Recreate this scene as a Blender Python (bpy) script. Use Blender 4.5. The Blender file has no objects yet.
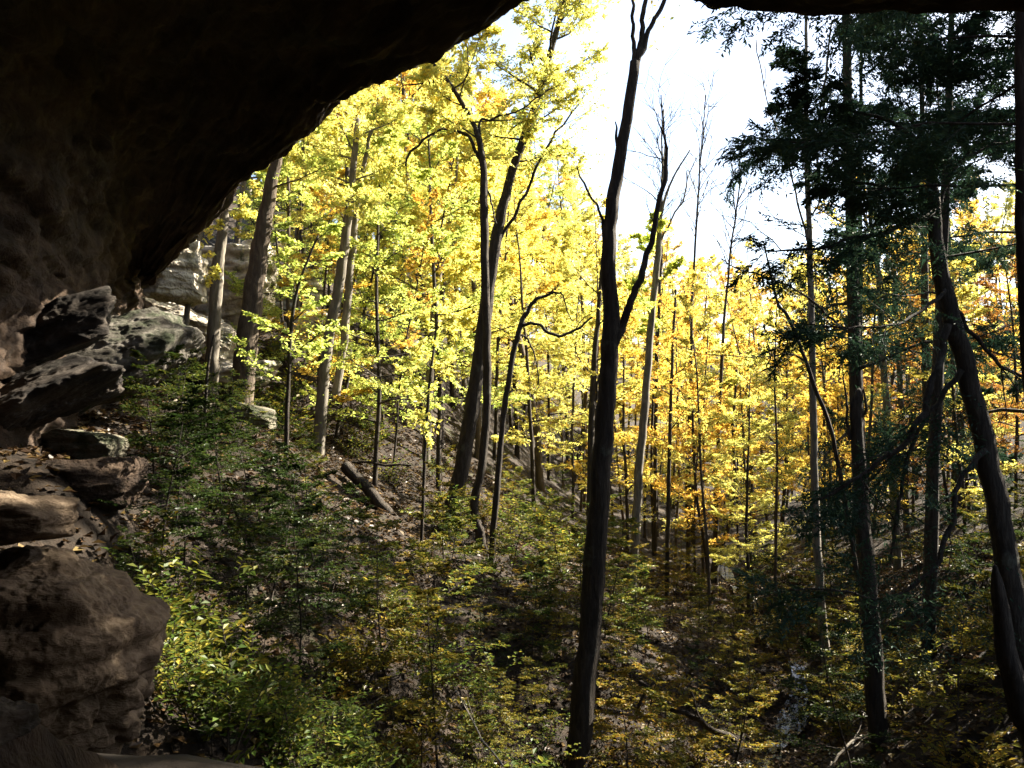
import bpy, math, random
import numpy as np
from mathutils import Vector

SEED = 11
rng = np.random.default_rng(SEED)
sc = bpy.context.scene
COL = sc.collection

# ------------------------------------------------------------------ camera
W, H_ = 1024, 768
F = 887.0
TILT = math.radians(3.0)
HOR = 384 + F * math.tan(TILT)
cd = bpy.data.cameras.new("camera"); cam = bpy.data.objects.new("camera", cd); COL.objects.link(cam)
cd.sensor_width = 36.0; cd.lens = F / W * 36.0; cd.clip_start = 0.05; cd.clip_end = 3000
cam.location = (0, 0, 0); cam.rotation_euler = (math.pi / 2 + TILT, 0, 0)
sc.camera = cam


def P(px, py, d):
    """world point seen at pixel (px, py) at a distance of d metres along +Y"""
    u = (px - 512) / F; v = (384 - py) / F
    y = math.cos(TILT) - v * math.sin(TILT); z = math.sin(TILT) + v * math.cos(TILT)
    s = d / y
    return np.array([u * s, d, z * s])


def px_of(x, y):
    return 512 + F * x / y


# ------------------------------------------------------------------ noise
_perm = np.random.default_rng(5).permutation(256)
_perm = np.concatenate([_perm, _perm, _perm])
_grad = np.random.default_rng(6).normal(size=(256, 3)); _grad /= np.linalg.norm(_grad, axis=1)[:, None]


def pn(p):
    p = np.asarray(p, float)
    i = np.floor(p).astype(int); f = p - i
    u = f * f * f * (f * (f * 6 - 15) + 10)
    i &= 255
    out = np.zeros(len(p))
    for dx in (0, 1):
        for dy in (0, 1):
            for dz in (0, 1):
                h = _perm[_perm[_perm[i[:, 0] + dx] + ((i[:, 1] + dy) & 255)] % 256 + ((i[:, 2] + dz) & 255)] % 256
                g = _grad[h]
                d = (g * (f - np.array([dx, dy, dz]))).sum(1)
                w = (u[:, 0] if dx else 1 - u[:, 0]) * (u[:, 1] if dy else 1 - u[:, 1]) * (u[:, 2] if dz else 1 - u[:, 2])
                out += w * d
    return out * 1.6


def fbm(p, octv=4, gain=0.5):
    p = np.asarray(p, float); a = 1.0; out = 0; s = 0
    for k in range(octv):
        out = out + a * pn(p * 2 ** k + 17.3 * k); s += a; a *= gain
    return out / s


def ridged(p, octv=4):
    p = np.asarray(p, float); a = 1.0; out = 0; s = 0
    for k in range(octv):
        out = out + a * (1 - np.abs(pn(p * 2 ** k + 9.1 * k)) * 2); s += a; a *= 0.5
    return out / s


# ------------------------------------------------------------------ mesh helpers
class G:
    def __init__(self):
        self.v = []; self.f = []; self.n = 0

    def add(self, V, Fc):
        V = np.asarray(V, float).reshape(-1, 3); Fc = np.asarray(Fc, int)
        self.v.append(V); self.f.append(Fc + self.n); self.n += len(V)

    def tube(self, pts, rad, k=6, rough=0.0, cap=True):
        pts = np.asarray(pts, float); rad = np.asarray(rad, float); n = len(pts)
        t = np.gradient(pts, axis=0); t /= np.linalg.norm(t, axis=1)[:, None] + 1e-9
        ref = np.array([0, 1.0, 0.13]) if abs(t[0][1]) < 0.85 else np.array([1.0, 0.1, 0])
        a = ref - t * (t @ ref)[:, None]; a /= np.linalg.norm(a, axis=1)[:, None] + 1e-9
        b = np.cross(t, a)
        ang = np.arange(k) / k * 2 * math.pi
        ring = a[:, None, :] * np.cos(ang)[None, :, None] + b[:, None, :] * np.sin(ang)[None, :, None]
        r = np.repeat(rad[:, None], k, 1)
        if rough:
            q = (pts[:, None, :] * np.array([.6, .6, .35]) + ring * .9).reshape(-1, 3)
            r = r * (1 + rough * 1.5 * fbm(q * 2.2, 3).reshape(n, k))
        V = (pts[:, None, :] + ring * r[..., None]).reshape(-1, 3)
        i = np.arange(n - 1)[:, None] * k; j = np.arange(k)[None, :]; j2 = (j + 1) % k
        Fc = np.stack([i + j, i + j2, i + k + j2, i + k + j], -1).reshape(-1, 4)
        if cap:
            V = np.vstack([V, pts[-1:] + t[-1:] * rad[-1]])
            m = (n - 1) * k
            c = np.stack([m + np.arange(k), m + (np.arange(k) + 1) % k, np.full(k, n * k), np.full(k, n * k)], -1)
            self.f.append(Fc + self.n); self.f.append((c[:, :3] + self.n)); self.v.append(V); self.n += len(V)
        else:
            self.add(V, Fc)

    def sticks(self, S, E, r0, r1):
        """many thin three-sided twigs"""
        S = np.asarray(S); E = np.asarray(E); m = len(S)
        if not m: return
        t = E - S; t = t / (np.linalg.norm(t, axis=1)[:, None] + 1e-9)
        a = np.cross(t, np.array([.31, .2, .93])); a /= np.linalg.norm(a, axis=1)[:, None] + 1e-9
        b = np.cross(t, a)
        V = np.zeros((m, 6, 3))
        for k in range(3):
            c, s = math.cos(k * 2.0944), math.sin(k * 2.0944)
            o = a * c + b * s
            V[:, k] = S + o * np.reshape(r0, (-1, 1)); V[:, 3 + k] = E + o * np.reshape(r1, (-1, 1))
        base = np.arange(m)[:, None, None] * 6
        q = np.array([[0, 1, 4, 3], [1, 2, 5, 4], [2, 0, 3, 5]])[None]
        self.add(V.reshape(-1, 3), (base + q).reshape(-1, 4))

    def mesh(self, name, mat, smooth=True):
        V = np.vstack(self.v)
        me = bpy.data.meshes.new(name)
        sizes = np.concatenate([np.full(len(f), f.shape[1]) for f in self.f])
        loops = np.concatenate([f.ravel() for f in self.f])
        me.vertices.add(len(V)); me.vertices.foreach_set("co", V.astype(np.float32).ravel())
        me.loops.add(len(loops)); me.loops.foreach_set("vertex_index", loops.astype(np.int32))
        me.polygons.add(len(sizes))
        st = np.concatenate([[0], np.cumsum(sizes)[:-1]])
        me.polygons.foreach_set("loop_start", st.astype(np.int32))
        me.polygons.foreach_set("loop_total", sizes.astype(np.int32))
        me.polygons.foreach_set("use_smooth", np.full(len(sizes), smooth))
        me.update(calc_edges=True); me.validate()
        if mat: me.materials.append(mat)
        return me


def unpack(g):
    V = np.vstack(g.v); out = {}
    for f in g.f: out.setdefault(f.shape[1], []).append(f)
    vs, fs = [], []
    for f in out.values():
        f = np.vstack(f); u, inv = np.unique(f, return_inverse=True)
        vs.append(V[u]); fs.append(inv.reshape(f.shape))
    return vs, fs


def link(name, me, parent=None, loc=None):
    o = bpy.data.objects.new(name, me); COL.objects.link(o)
    if parent is not None: o.parent = parent
    if loc is not None: o.location = loc
    return o


def tag(o, label=None, cat=None, group=None, kind=None):
    if label: o["label"] = label
    if cat: o["category"] = cat
    if group: o["group"] = group
    if kind: o["kind"] = kind
    return o


def empty(name, loc, label=None, cat=None, group=None):
    o = link(name, None, None, Vector(loc)); o.empty_display_size = .2
    return tag(o, label, cat, group)


def copy_tree(root, loc, rotz=0.0, s=1.0, tilt=(0, 0)):
    r = root.copy(); COL.objects.link(r); r.location = Vector(loc)
    r.rotation_euler = (tilt[0], tilt[1], rotz); r.scale = (s, s, s)
    for ch in list(root.children):
        c = ch.copy(); COL.objects.link(c); c.parent = r
    return r


def catmull(pts, sub):
    pts = np.asarray(pts, float)
    p = np.vstack([2 * pts[0] - pts[1], pts, 2 * pts[-1] - pts[-2]])
    out = []
    for i in range(1, len(p) - 2):
        for k in range(sub):
            t = k / sub
            out.append(.5 * ((2 * p[i]) + (-p[i - 1] + p[i + 1]) * t + (2 * p[i - 1] - 5 * p[i] + 4 * p[i + 1] - p[i + 2]) * t * t
                             + (-p[i - 1] + 3 * p[i] - 3 * p[i + 1] + p[i + 2]) * t ** 3))
    out.append(p[-2]); return np.array(out)


# ------------------------------------------------------------------ materials
def new_mat(name):
    m = bpy.data.materials.new(name); m.use_nodes = True
    nt = m.node_tree; nt.nodes.clear()
    out = nt.nodes.new("ShaderNodeOutputMaterial")
    return m, nt, out


def ramp(nt, cols, inp, interp='LINEAR'):
    r = nt.nodes.new("ShaderNodeValToRGB"); cr = r.color_ramp; cr.interpolation = interp
    while len(cr.elements) < len(cols): cr.elements.new(0.5)
    for e, (pos, c) in zip(cr.elements, cols):
        e.position = pos; e.color = (*c, 1)
    nt.links.new(inp, r.inputs[0]); return r.outputs[0]


def leaf_mat(name, cols, trans=.55, gloss=.02, objvar=.35):
    m, nt, out = new_mat(name); N = nt.nodes; L = nt.links
    g = N.new("ShaderNodeNewGeometry"); oi = N.new("ShaderNodeObjectInfo")
    mx = N.new("ShaderNodeMath"); mx.operation = 'MULTIPLY_ADD'; mx.inputs[1].default_value = 1 - objvar
    mo = N.new("ShaderNodeMath"); mo.operation = 'MULTIPLY'; mo.inputs[1].default_value = objvar
    L.new(oi.outputs["Random"], mo.inputs[0]); L.new(g.outputs["Random Per Island"], mx.inputs[0]); L.new(mo.outputs[0], mx.inputs[2])
    col = ramp(nt, cols, mx.outputs[0])
    d = N.new("ShaderNodeBsdfDiffuse"); t = N.new("ShaderNodeBsdfTranslucent"); gl = N.new("ShaderNodeBsdfGlossy")
    gl.inputs["Roughness"].default_value = .42; gl.inputs["Color"].default_value = (.8, .8, .8, 1)
    L.new(col, d.inputs[0]); L.new(col, t.inputs[0])
    m1 = N.new("ShaderNodeMixShader"); m1.inputs[0].default_value = trans; L.new(d.outputs[0], m1.inputs[1]); L.new(t.outputs[0], m1.inputs[2])
    m2 = N.new("ShaderNodeMixShader"); m2.inputs[0].default_value = gloss; L.new(m1.outputs[0], m2.inputs[1]); L.new(gl.outputs[0], m2.inputs[2])
    L.new(m2.outputs[0], out.inputs[0]); return m


def surf_mat(name, cols, scale=(1, 1, 1), nscale=3.0, detail=8, rough=.9, bump=.4, bdist=.03, bscale=12.0, mottle=None, distort=.6, spec=.2, strata=None, rot=(0, 0, 0)):
    m, nt, out = new_mat(name); N = nt.nodes; L = nt.links
    b = N.new("ShaderNodeBsdfPrincipled"); b.inputs["Roughness"].default_value = rough
    b.inputs["Specular IOR Level"].default_value = spec
    tc = N.new("ShaderNodeTexCoord"); mp = N.new("ShaderNodeMapping"); mp.inputs["Scale"].default_value = scale; mp.inputs["Rotation"].default_value = rot; mp.vector_type = 'TEXTURE' if rot[2] else 'POINT'
    L.new(tc.outputs["Object"], mp.inputs[0])
    n1 = N.new("ShaderNodeTexNoise"); n1.inputs["Scale"].default_value = nscale; n1.inputs["Detail"].default_value = detail
    n1.inputs["Roughness"].default_value = .65; n1.inputs["Distortion"].default_value = distort
    L.new(mp.outputs[0], n1.inputs["Vector"])
    fac = n1.outputs["Fac"]
    if strata:
        wv = N.new("ShaderNodeTexWave"); wv.bands_direction = 'Z'; wv.inputs["Scale"].default_value = strata
        wv.inputs["Distortion"].default_value = 7; wv.inputs["Detail"].default_value = 4; wv.inputs["Detail Scale"].default_value = 1.3
        L.new(tc.outputs["Object"], wv.inputs["Vector"])
        ma = N.new("ShaderNodeMix"); ma.inputs[0].default_value = .35
        L.new(fac, ma.inputs[2]); L.new(wv.outputs["Fac"], ma.inputs[3]); fac = ma.outputs[0]
    col = ramp(nt, cols, fac)
    if mottle:
        n3 = N.new("ShaderNodeTexNoise"); n3.inputs["Scale"].default_value = mottle[1]; n3.inputs["Detail"].default_value = 6; n3.inputs["Roughness"].default_value = .7
        L.new(tc.outputs["Object"], n3.inputs["Vector"])
        rr = ramp(nt, [(mottle[2], (0, 0, 0)), (mottle[2] + .12, (1, 1, 1))], n3.outputs["Fac"])
        mc = N.new("ShaderNodeMix"); mc.data_type = 'RGBA'
        L.new(rr, mc.inputs[0]); L.new(col, mc.inputs[6]); mc.inputs[7].default_value = (*mottle[0], 1); col = mc.outputs[2]
    L.new(col, b.inputs["Base Color"])
    n2 = N.new("ShaderNodeTexNoise"); n2.inputs["Scale"].default_value = bscale; n2.inputs["Detail"].default_value = 10; n2.inputs["Roughness"].default_value = .7
    L.new(mp.outputs[0], n2.inputs["Vector"])
    bp = N.new("ShaderNodeBump"); bp.inputs["Strength"].default_value = bump; bp.inputs["Distance"].default_value = bdist
    ad = N.new("ShaderNodeMath"); ad.operation = 'ADD'; L.new(n2.outputs["Fac"], ad.inputs[0]); L.new(fac, ad.inputs[1])
    L.new(ad.outputs[0], bp.inputs["Height"]); L.new(bp.outputs[0], b.inputs["Normal"])
    L.new(b.outputs[0], out.inputs[0]); return m


M = {}
M['yellow'] = leaf_mat("yellow_leaves", [(0, (.28, .33, .07)), (.3, (.52, .52, .12)), (.65, (.68, .60, .14)), (.93, (.70, .52, .09)), (1, (.42, .25, .04))], .64, .015, .25)
M['lime'] = leaf_mat("lime_leaves", [(0, (.15, .23, .04)), (.35, (.34, .43, .09)), (.7, (.54, .57, .12)), (1, (.66, .60, .13))], .64, .015, .25)
M['gold'] = leaf_mat("gold_leaves", [(0, (.56, .50, .09)), (.35, (.68, .52, .09)), (.7, (.66, .41, .06)), (1, (.46, .23, .04))], .62, .015)
M['rust'] = leaf_mat("rust_leaves", [(0, (0.32, 0.208, 0.032)), (0.4, (0.304, 0.144, 0.024)), (0.8, (0.208, 0.08, 0.02)), (1, (0.112, 0.048, 0.016))], .5)
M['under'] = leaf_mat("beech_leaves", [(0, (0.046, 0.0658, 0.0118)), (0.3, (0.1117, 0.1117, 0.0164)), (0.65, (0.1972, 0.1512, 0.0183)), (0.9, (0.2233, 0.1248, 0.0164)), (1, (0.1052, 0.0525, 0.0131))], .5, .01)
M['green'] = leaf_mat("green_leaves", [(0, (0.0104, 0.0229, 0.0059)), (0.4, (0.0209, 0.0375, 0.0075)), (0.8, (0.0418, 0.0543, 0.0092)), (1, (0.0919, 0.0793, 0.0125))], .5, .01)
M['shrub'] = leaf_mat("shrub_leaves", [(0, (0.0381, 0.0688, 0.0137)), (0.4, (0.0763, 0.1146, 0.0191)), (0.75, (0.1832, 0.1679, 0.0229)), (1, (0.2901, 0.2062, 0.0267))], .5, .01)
M['needle'] = leaf_mat("hemlock_needles", [(0, (0.015, 0.036, 0.024)), (0.5, (0.0255, 0.057, 0.033)), (1, (0.054, 0.0825, 0.033))], .2, .015)
M['litter'] = leaf_mat("litter_leaves", [(0, (0.0201, 0.0101, 0.005)), (0.3, (0.0402, 0.0218, 0.0101)), (0.6, (0.0669, 0.0402, 0.0167)), (0.85, (0.0937, 0.0603, 0.0234)), (1, (0.1205, 0.087, 0.0267))], .15, .02, 0)
M['bark'] = surf_mat("dark_bark", [(.25, (.012, .010, .009)), (.5, (.035, .028, .022)), (.75, (.075, .06, .048))], (5, 5, 1), 3.0, bump=1.0, bdist=.05, bscale=5, mottle=((.09, .095, .075), 2.2, .6))
M['bark_grey'] = surf_mat("grey_bark", [(.25, (.05, .043, .034)), (.5, (.12, .105, .085)), (.75, (.23, .205, .17))], (4, 4, 1), 2.5, bump=.7, bdist=.02, bscale=6)
M['bark_brown'] = surf_mat("brown_bark", [(.25, (.025, .019, .014)), (.5, (.07, .053, .038)), (.75, (.14, .11, .08))], (5, 5, .9), 2.6, bump=.9, bdist=.03, bscale=5)
M['deadwood'] = surf_mat("dead_wood", [(.3, (.16, .13, .10)), (.5, (.32, .28, .23)), (.8, (.5, .45, .38))], (6, 6, 1), 3, bump=.5)
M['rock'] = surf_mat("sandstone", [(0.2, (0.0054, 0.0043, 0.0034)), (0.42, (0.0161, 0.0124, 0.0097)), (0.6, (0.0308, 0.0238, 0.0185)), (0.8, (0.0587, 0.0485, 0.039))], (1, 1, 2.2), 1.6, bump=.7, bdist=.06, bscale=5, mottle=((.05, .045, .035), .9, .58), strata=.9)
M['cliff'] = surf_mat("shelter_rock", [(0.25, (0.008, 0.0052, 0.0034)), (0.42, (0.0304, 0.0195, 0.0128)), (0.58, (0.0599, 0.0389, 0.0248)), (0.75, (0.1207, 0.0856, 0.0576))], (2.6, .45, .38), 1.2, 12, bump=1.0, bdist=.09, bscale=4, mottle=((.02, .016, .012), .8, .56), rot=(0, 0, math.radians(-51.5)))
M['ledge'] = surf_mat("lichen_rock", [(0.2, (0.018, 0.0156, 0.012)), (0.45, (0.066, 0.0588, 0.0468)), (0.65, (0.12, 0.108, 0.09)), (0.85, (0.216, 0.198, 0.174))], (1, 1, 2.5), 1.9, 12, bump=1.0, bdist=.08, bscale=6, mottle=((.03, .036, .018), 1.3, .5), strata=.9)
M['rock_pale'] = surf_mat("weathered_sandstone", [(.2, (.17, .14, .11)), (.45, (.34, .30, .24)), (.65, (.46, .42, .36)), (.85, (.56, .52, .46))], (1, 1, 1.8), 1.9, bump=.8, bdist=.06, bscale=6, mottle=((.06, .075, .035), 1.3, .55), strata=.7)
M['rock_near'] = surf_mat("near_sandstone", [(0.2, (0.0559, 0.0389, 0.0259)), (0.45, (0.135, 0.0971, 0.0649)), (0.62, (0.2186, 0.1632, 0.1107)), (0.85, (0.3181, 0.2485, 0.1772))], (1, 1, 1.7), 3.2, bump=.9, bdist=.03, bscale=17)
M['rock_moss'] = surf_mat("mossy_sandstone", [(0.2, (0.048, 0.045, 0.03)), (0.5, (0.12, 0.108, 0.078)), (0.8, (0.204, 0.186, 0.15))], (1, 1, 1.5), 2.2, bump=.8, bdist=.05, bscale=7, mottle=((.03, .036, .017), 1.6, .5))
M['ground'] = surf_mat("leaf_litter_soil", [(0.25, (0.0044, 0.0032, 0.0022)), (0.45, (0.0134, 0.009, 0.0056)), (0.6, (0.0268, 0.0174, 0.0103)), (0.8, (0.0493, 0.0336, 0.019))], (1, 1, 1), 2.5, 12, bump=1.0, bdist=.08, bscale=9, mottle=((.05, .06, .022), .5, .6))


def water_mat():
    m, nt, out = new_mat("stream_water"); N = nt.nodes; L = nt.links
    b = N.new("ShaderNodeBsdfPrincipled"); b.inputs["Base Color"].default_value = (.02, .022, .02, 1)
    b.inputs["Roughness"].default_value = .06; b.inputs["IOR"].default_value = 1.33; b.inputs["Specular IOR Level"].default_value = .8
    n = N.new("ShaderNodeTexNoise"); n.inputs["Scale"].default_value = 5; n.inputs["Detail"].default_value = 3
    tc = N.new("ShaderNodeTexCoord"); L.new(tc.outputs["Object"], n.inputs["Vector"])
    bp = N.new("ShaderNodeBump"); bp.inputs["Strength"].default_value = .12; bp.inputs["Distance"].default_value = .03
    L.new(n.outputs["Fac"], bp.inputs["Height"]); L.new(bp.outputs[0], b.inputs["Normal"]); L.new(b.outputs[0], out.inputs[0])
    return m


M['water'] = water_mat()

# ------------------------------------------------------------------ terrain
CP = [  # (px, py, distance) of ground seen or guessed in the picture
    (578, 800, 14), (770, 745, 17.5), (760, 640, 26), (700, 572, 36), (650, 545, 44), (720, 500, 60), (760, 400, 95), (640, 420, 90),
    (530, 552, 25), (455, 532, 23), (490, 535, 22), (340, 440, 27), (350, 500, 21), (285, 462, 19), (210, 398, 23), (242, 418, 21), (320, 442, 27),
    (130, 450, 14), (60, 478, 10), (200, 640, 10.5), (240, 775, 8), (330, 730, 10.5), (450, 790, 11.5), (570, 870, 11), (590, 980, 8.5), (700, 860, 12), (400, 650, 14), (300, 600, 13.5), (430, 585, 18),
    (560, 640, 18), (600, 600, 24), (640, 640, 20),
    (950, 545, 24), (1030, 520, 22), (900, 610, 20), (1000, 680, 13.5), (860, 745, 14.5), (1100, 560, 14), (833, 715, 18.5), (800, 690, 20), (860, 560, 30),
    (280, 340, 30), (330, 315, 40), (400, 410, 34), (440, 475, 30), (505, 485, 36), (420, 370, 45), (500, 420, 52), (560, 480, 50),
    (300, 200, 62), (420, 270, 75), (520, 330, 85), (900, 500, 45), (1000, 440, 50), (900, 400, 80), (1050, 330, 80), (700, 760, 15.5), (760, 600, 30),
]
cpw = np.array([P(*c) for c in CP])
extra = np.array([[-6, 4, -2.3], [-14, 8, -1.0], [-12, 18, .6], [-16, 26, 3.5], [0, 3, -4.6], [2, 6, -5.4], [6, 4, -5.0], [12, 6, -3.6], [-5, -6, -2.4], [6, -6, -4.0], [18, 12, -1], [20, 25, 1],
                  [-30, 40, 14], [-45, 70, 26], [40, 40, 8], [50, 80, 15], [0, 130, 10], [-40, 130, 28], [60, 130, 15], [25, -10, -2], [-25, -10, 2], [-25, 10, 5], [30, 5, 2]])
cpw = np.vstack([cpw, extra])


def _phi(r):
    return r


_n = len(cpw)
_sc = 1.0
_D = np.sqrt(((cpw[:, None, :2] - cpw[None, :, :2]) ** 2).sum(-1) + .6 ** 2)
_A = np.zeros((_n + 3, _n + 3)); _A[:_n, :_n] = -_D - 0.0 * np.eye(_n) + np.eye(_n) * .05
_A[:_n, _n] = 1; _A[:_n, _n + 1:] = cpw[:, :2]; _A[_n, :_n] = 1; _A[_n + 1:, :_n] = cpw[:, :2].T
_w = np.linalg.solve(_A, np.concatenate([cpw[:, 2], [0, 0, 0]]))

STREAM = np.array([P(680, 790, 14.2)[:2], P(715, 765, 16)[:2], P(768, 735, 18)[:2], P(800, 690, 21)[:2], P(775, 640, 26)[:2], P(745, 605, 32)[:2], P(720, 580, 40)[:2]])
STREAM = catmull(np.column_stack([STREAM, np.zeros(len(STREAM))]), 6)[:, :2]


def stream_dist(xy):
    d = np.full(len(xy), 1e9)
    for i in range(len(STREAM) - 1):
        a, b = STREAM[i], STREAM[i + 1]; ab = b - a
        t = np.clip(((xy - a) @ ab) / (ab @ ab), 0, 1)
        d = np.minimum(d, np.linalg.norm(xy - a - t[:, None] * ab, axis=1))
    return d


def Hs(xy, noise=True):
    xy = np.asarray(xy, float).reshape(-1, 2)
    r = np.sqrt(((xy[:, None] - cpw[None, :, :2]) ** 2).sum(-1) + .36)
    z = -(r @ _w[:_n]) + _w[_n] + xy @ _w[_n + 1:]
    R = np.hypot(xy[:, 0], xy[:, 1] - 30)
    far = np.clip((R - 100) / 120, 0, 1); far = far * far * (3 - 2 * far)
    hill = 7 + .07 * np.abs(xy[:, 0]) + 7 * fbm(np.column_stack([xy * .012, np.zeros(len(xy))]), 3)
    z = z * (1 - far) + hill * far
    if noise:
        q = np.column_stack([xy, np.zeros(len(xy))])
        z = z + .35 * fbm(q * .35, 3) + .10 * fbm(q * 1.7 + 5, 3)
        sd = stream_dist(xy)
        z = z - .45 * np.exp(-(sd / .95) ** 2)
    return z


def H(x, y):
    return float(Hs([[x, y]])[0])


def axis(lo, hi, fine_lo, fine_hi, st, grow):
    a = list(np.arange(fine_lo, fine_hi, st)); s = st; x = fine_lo
    pre = []
    while x > lo: s *= grow; x -= s; pre.append(x)
    s = st; x = a[-1]; post = []
    while x < hi: s *= grow; x += s; post.append(x)
    return np.array(pre[::-1] + a + post)


gx = axis(-420, 420, -16, 16, .16, 1.06); gy = axis(-60, 520, 4.5, 36, .16, 1.05)
X, Y = np.meshgrid(gx, gy); xy = np.column_stack([X.ravel(), Y.ravel()])
Z = np.concatenate([Hs(c) for c in np.array_split(xy, 40)])
g = G(); nx = len(gx); ny = len(gy)
i = np.arange(ny - 1)[:, None] * nx; j = np.arange(nx - 1)[None]
g.add(np.column_stack([xy, Z]), np.stack([i + j, i + j + 1, i + nx + j + 1, i + nx + j], -1).reshape(-1, 4))
tag(link("forest_floor", g.mesh("forest_floor", M['ground'])), kind="structure")

# stream: a thin winding sheet of water in its channel
g = G(); n = len(STREAM); t = np.gradient(STREAM, axis=0); t /= np.linalg.norm(t, axis=1)[:, None]; nrm = np.column_stack([-t[:, 1], t[:, 0]])
zz = np.minimum.accumulate(Hs(STREAM)[::-1])[::-1] * 0 + Hs(STREAM) + .10
wid = .24 + .10 * np.sin(np.arange(n) * 1.3)
rows = np.stack([np.column_stack([STREAM + nrm * (wid * s)[:, None], zz]) for s in (-1, -.33, .33, 1)], 1)
i = np.arange(n - 1)[:, None] * 4; j = np.arange(3)[None]
g.add(rows.reshape(-1, 3), np.stack([i + j, i + j + 1, i + 4 + j + 1, i + 4 + j], -1).reshape(-1, 4))
tag(link("stream", g.mesh("stream", M['water'])), kind="structure")

# ------------------------------------------------------------------ rock shelter (cliff with its overhanging roof)
lip = [(-13, 33, 8.0), (-10.0, 25.5, 5.4), P(152, 280, 20), P(190, 236, 16.5), P(243, 182, 14.2), P(302, 136, 12.6), P(340, 94, 11.2), P(435, 50, 9.0), P(540, -4, 7.4),
       P(622, -38, 6.6), P(700, -10, 5.7), P(765, 9, 5.4), P(900, 8, 5.1), P(1030, 8, 4.9), P(1250, 30, 4.9), P(1650, 220, 4.6), P(2300, 700, 3.6)]
lip = np.array([np.array(p, float) for p in lip]); nl = len(lip)
dep = np.array([.4, .5, .9, 1.9, 3.0, 3.8, 4.6, 6.0, 7.4, 8.0, 8.0, 8.0, 8.0, 8.0, 7.5, 6.0, 4.5])
tl = np.gradient(lip[:, :2], axis=0); tl /= np.linalg.norm(tl, axis=1)[:, None]
inw = np.column_stack([tl[:, 1], -tl[:, 0]])          # pointing into the shelter
inw = np.where((inw @ np.array([-.78, -.62]))[:, None] > 0, inw, -inw)
inw = inw * .55 + np.array([-.78, -.62]) * .45; inw /= np.linalg.norm(inw, axis=1)[:, None]
flo = np.array([H(p[0], p[1]) for p in lip]); flo = np.maximum(flo, -2.6)


def row(o, zf):
    xy = lip[:, :2] + inw * o[:, None]
    return np.column_stack([xy, zf])


zl = lip[:, 2]
flat = lambda c: np.full(nl, c)
rowsL = [row(-flat(-2.2), zl + 9.0), row(-flat(-.7), zl + 5.0), row(flat(-.25), zl + 1.2), row(flat(0), zl), row(.14 * dep, zl + .10), row(.40 * dep, zl + .22), row(.68 * dep, zl * .88 + .0),
         row(.90 * dep, zl * .55), row(dep, zl * .22), row(dep * .97, zl * 0 - .2), row(dep * 1.08 + .3, flo * .5 - .7), row(dep + .2, flo - 1.0)]
ctl = np.array(rowsL)
a1 = np.array([catmull(r, 26) for r in ctl])
a2 = np.stack([catmull(a1[:, k], 26) for k in range(a1.shape[1])], 1)
R_, C_ = a2.shape[:2]
du = np.gradient(a2, axis=0); dv = np.gradient(a2, axis=1); nn = np.cross(du, dv); nn /= np.linalg.norm(nn, axis=2)[..., None] + 1e-9
pf = a2.reshape(-1, 3)
wz = pf[:, 2] + .5 * fbm(pf * .35, 3) + (pf[:, 0] * .78 + pf[:, 1] * .62) * .12
st = np.abs(((wz * 1.15) % 1.0) - .5) * 2
st2 = np.abs(((wz * 3.1 + .3) % 1.0) - .5) * 2
disp = .34 * fbm(pf * .55, 4) + .16 * (ridged(pf * np.array([.8, .8, 1.9]), 4) - .5) + .10 * (np.clip(st * 2 - .5, 0, 1) - .5) + .035 * (np.clip(st2 * 2 - .6, 0, 1) - .5) + .05 * fbm(pf * 5, 3)
rr = np.repeat(np.arange(R_), C_) / 26.0
cc = np.tile(np.arange(C_), R_) / 26.0
al = pf[:, 0] * .62 - pf[:, 1] * .78                     # along the cliff line
q = np.column_stack([al * .28, rr * 2.6 + .4 * fbm(pf * .5, 3), pf[:, 2] * .6])
disp = disp * .75 + .20 * (ridged(q * 1.3, 5) - .6) + .05 * np.clip(pn(q * np.array([2.5, 5, 2]) + 4), -.2, .5) + .03 * fbm(pf * np.array([9, 9, 13]), 3)
damp = np.where(np.abs(rr - 3) < .6, .55 + np.abs(rr - 3), 1.0) * np.where(rr > 8.3, .45, 1.0)
pf = pf + nn.reshape(-1, 3) * (disp * damp)[:, None]
g = G(); i = np.arange(R_ - 1)[:, None] * C_; j = np.arange(C_ - 1)[None]
g.add(pf, np.stack([i + j, i + j + 1, i + C_ + j + 1, i + C_ + j], -1).reshape(-1, 4))
tag(link("cliff", g.mesh("cliff", M['cliff'])), kind="structure")

# floor of the shelter: a rock ledge with a broken front edge
g = G(); nxs, nys = 90, 70
xs = np.linspace(-9.5, 11, nxs); vs = np.linspace(0, 1, nys)
Xf, Vf = np.meshgrid(xs, vs)
edge = 4.62 - .75 * np.clip((Xf + 1.15) / .5, 0, 1) + .10 * np.sin(Xf * 1.7) + .25 * fbm(np.column_stack([Xf.ravel(), Xf.ravel() * 0, Xf.ravel() * 0]), 3).reshape(Xf.shape) - .38 * np.maximum(Xf - 1.5, 0) - .12 * np.maximum(-Xf - 1.6, 0)
Yf = np.where(Vf < .75, -9 + (edge + 9) * (Vf / .75), edge + .25 * (Vf - .75) / .25)
Zf = np.where(Vf < .75, -1.62 - .25 * (Vf / .75) ** 6 * 0, -1.62 - 3.6 * ((Vf - .75) / .25))
q = np.column_stack([Xf.ravel(), Yf.ravel(), Zf.ravel()])
q[:, 2] += .10 * fbm(q * .9, 4); q[:, 1] += .15 * fbm(q * 1.4 + 3, 3) * (Vf.ravel() > .7)
i = np.arange(nys - 1)[:, None] * nxs; j = np.arange(nxs - 1)[None]
g.add(q, np.stack([i + j, i + j + 1, i + nxs + j + 1, i + nxs + j], -1).reshape(-1, 4))
tag(link("shelter_floor", g.mesh("shelter_floor", M['rock'])), kind="structure")


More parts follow.
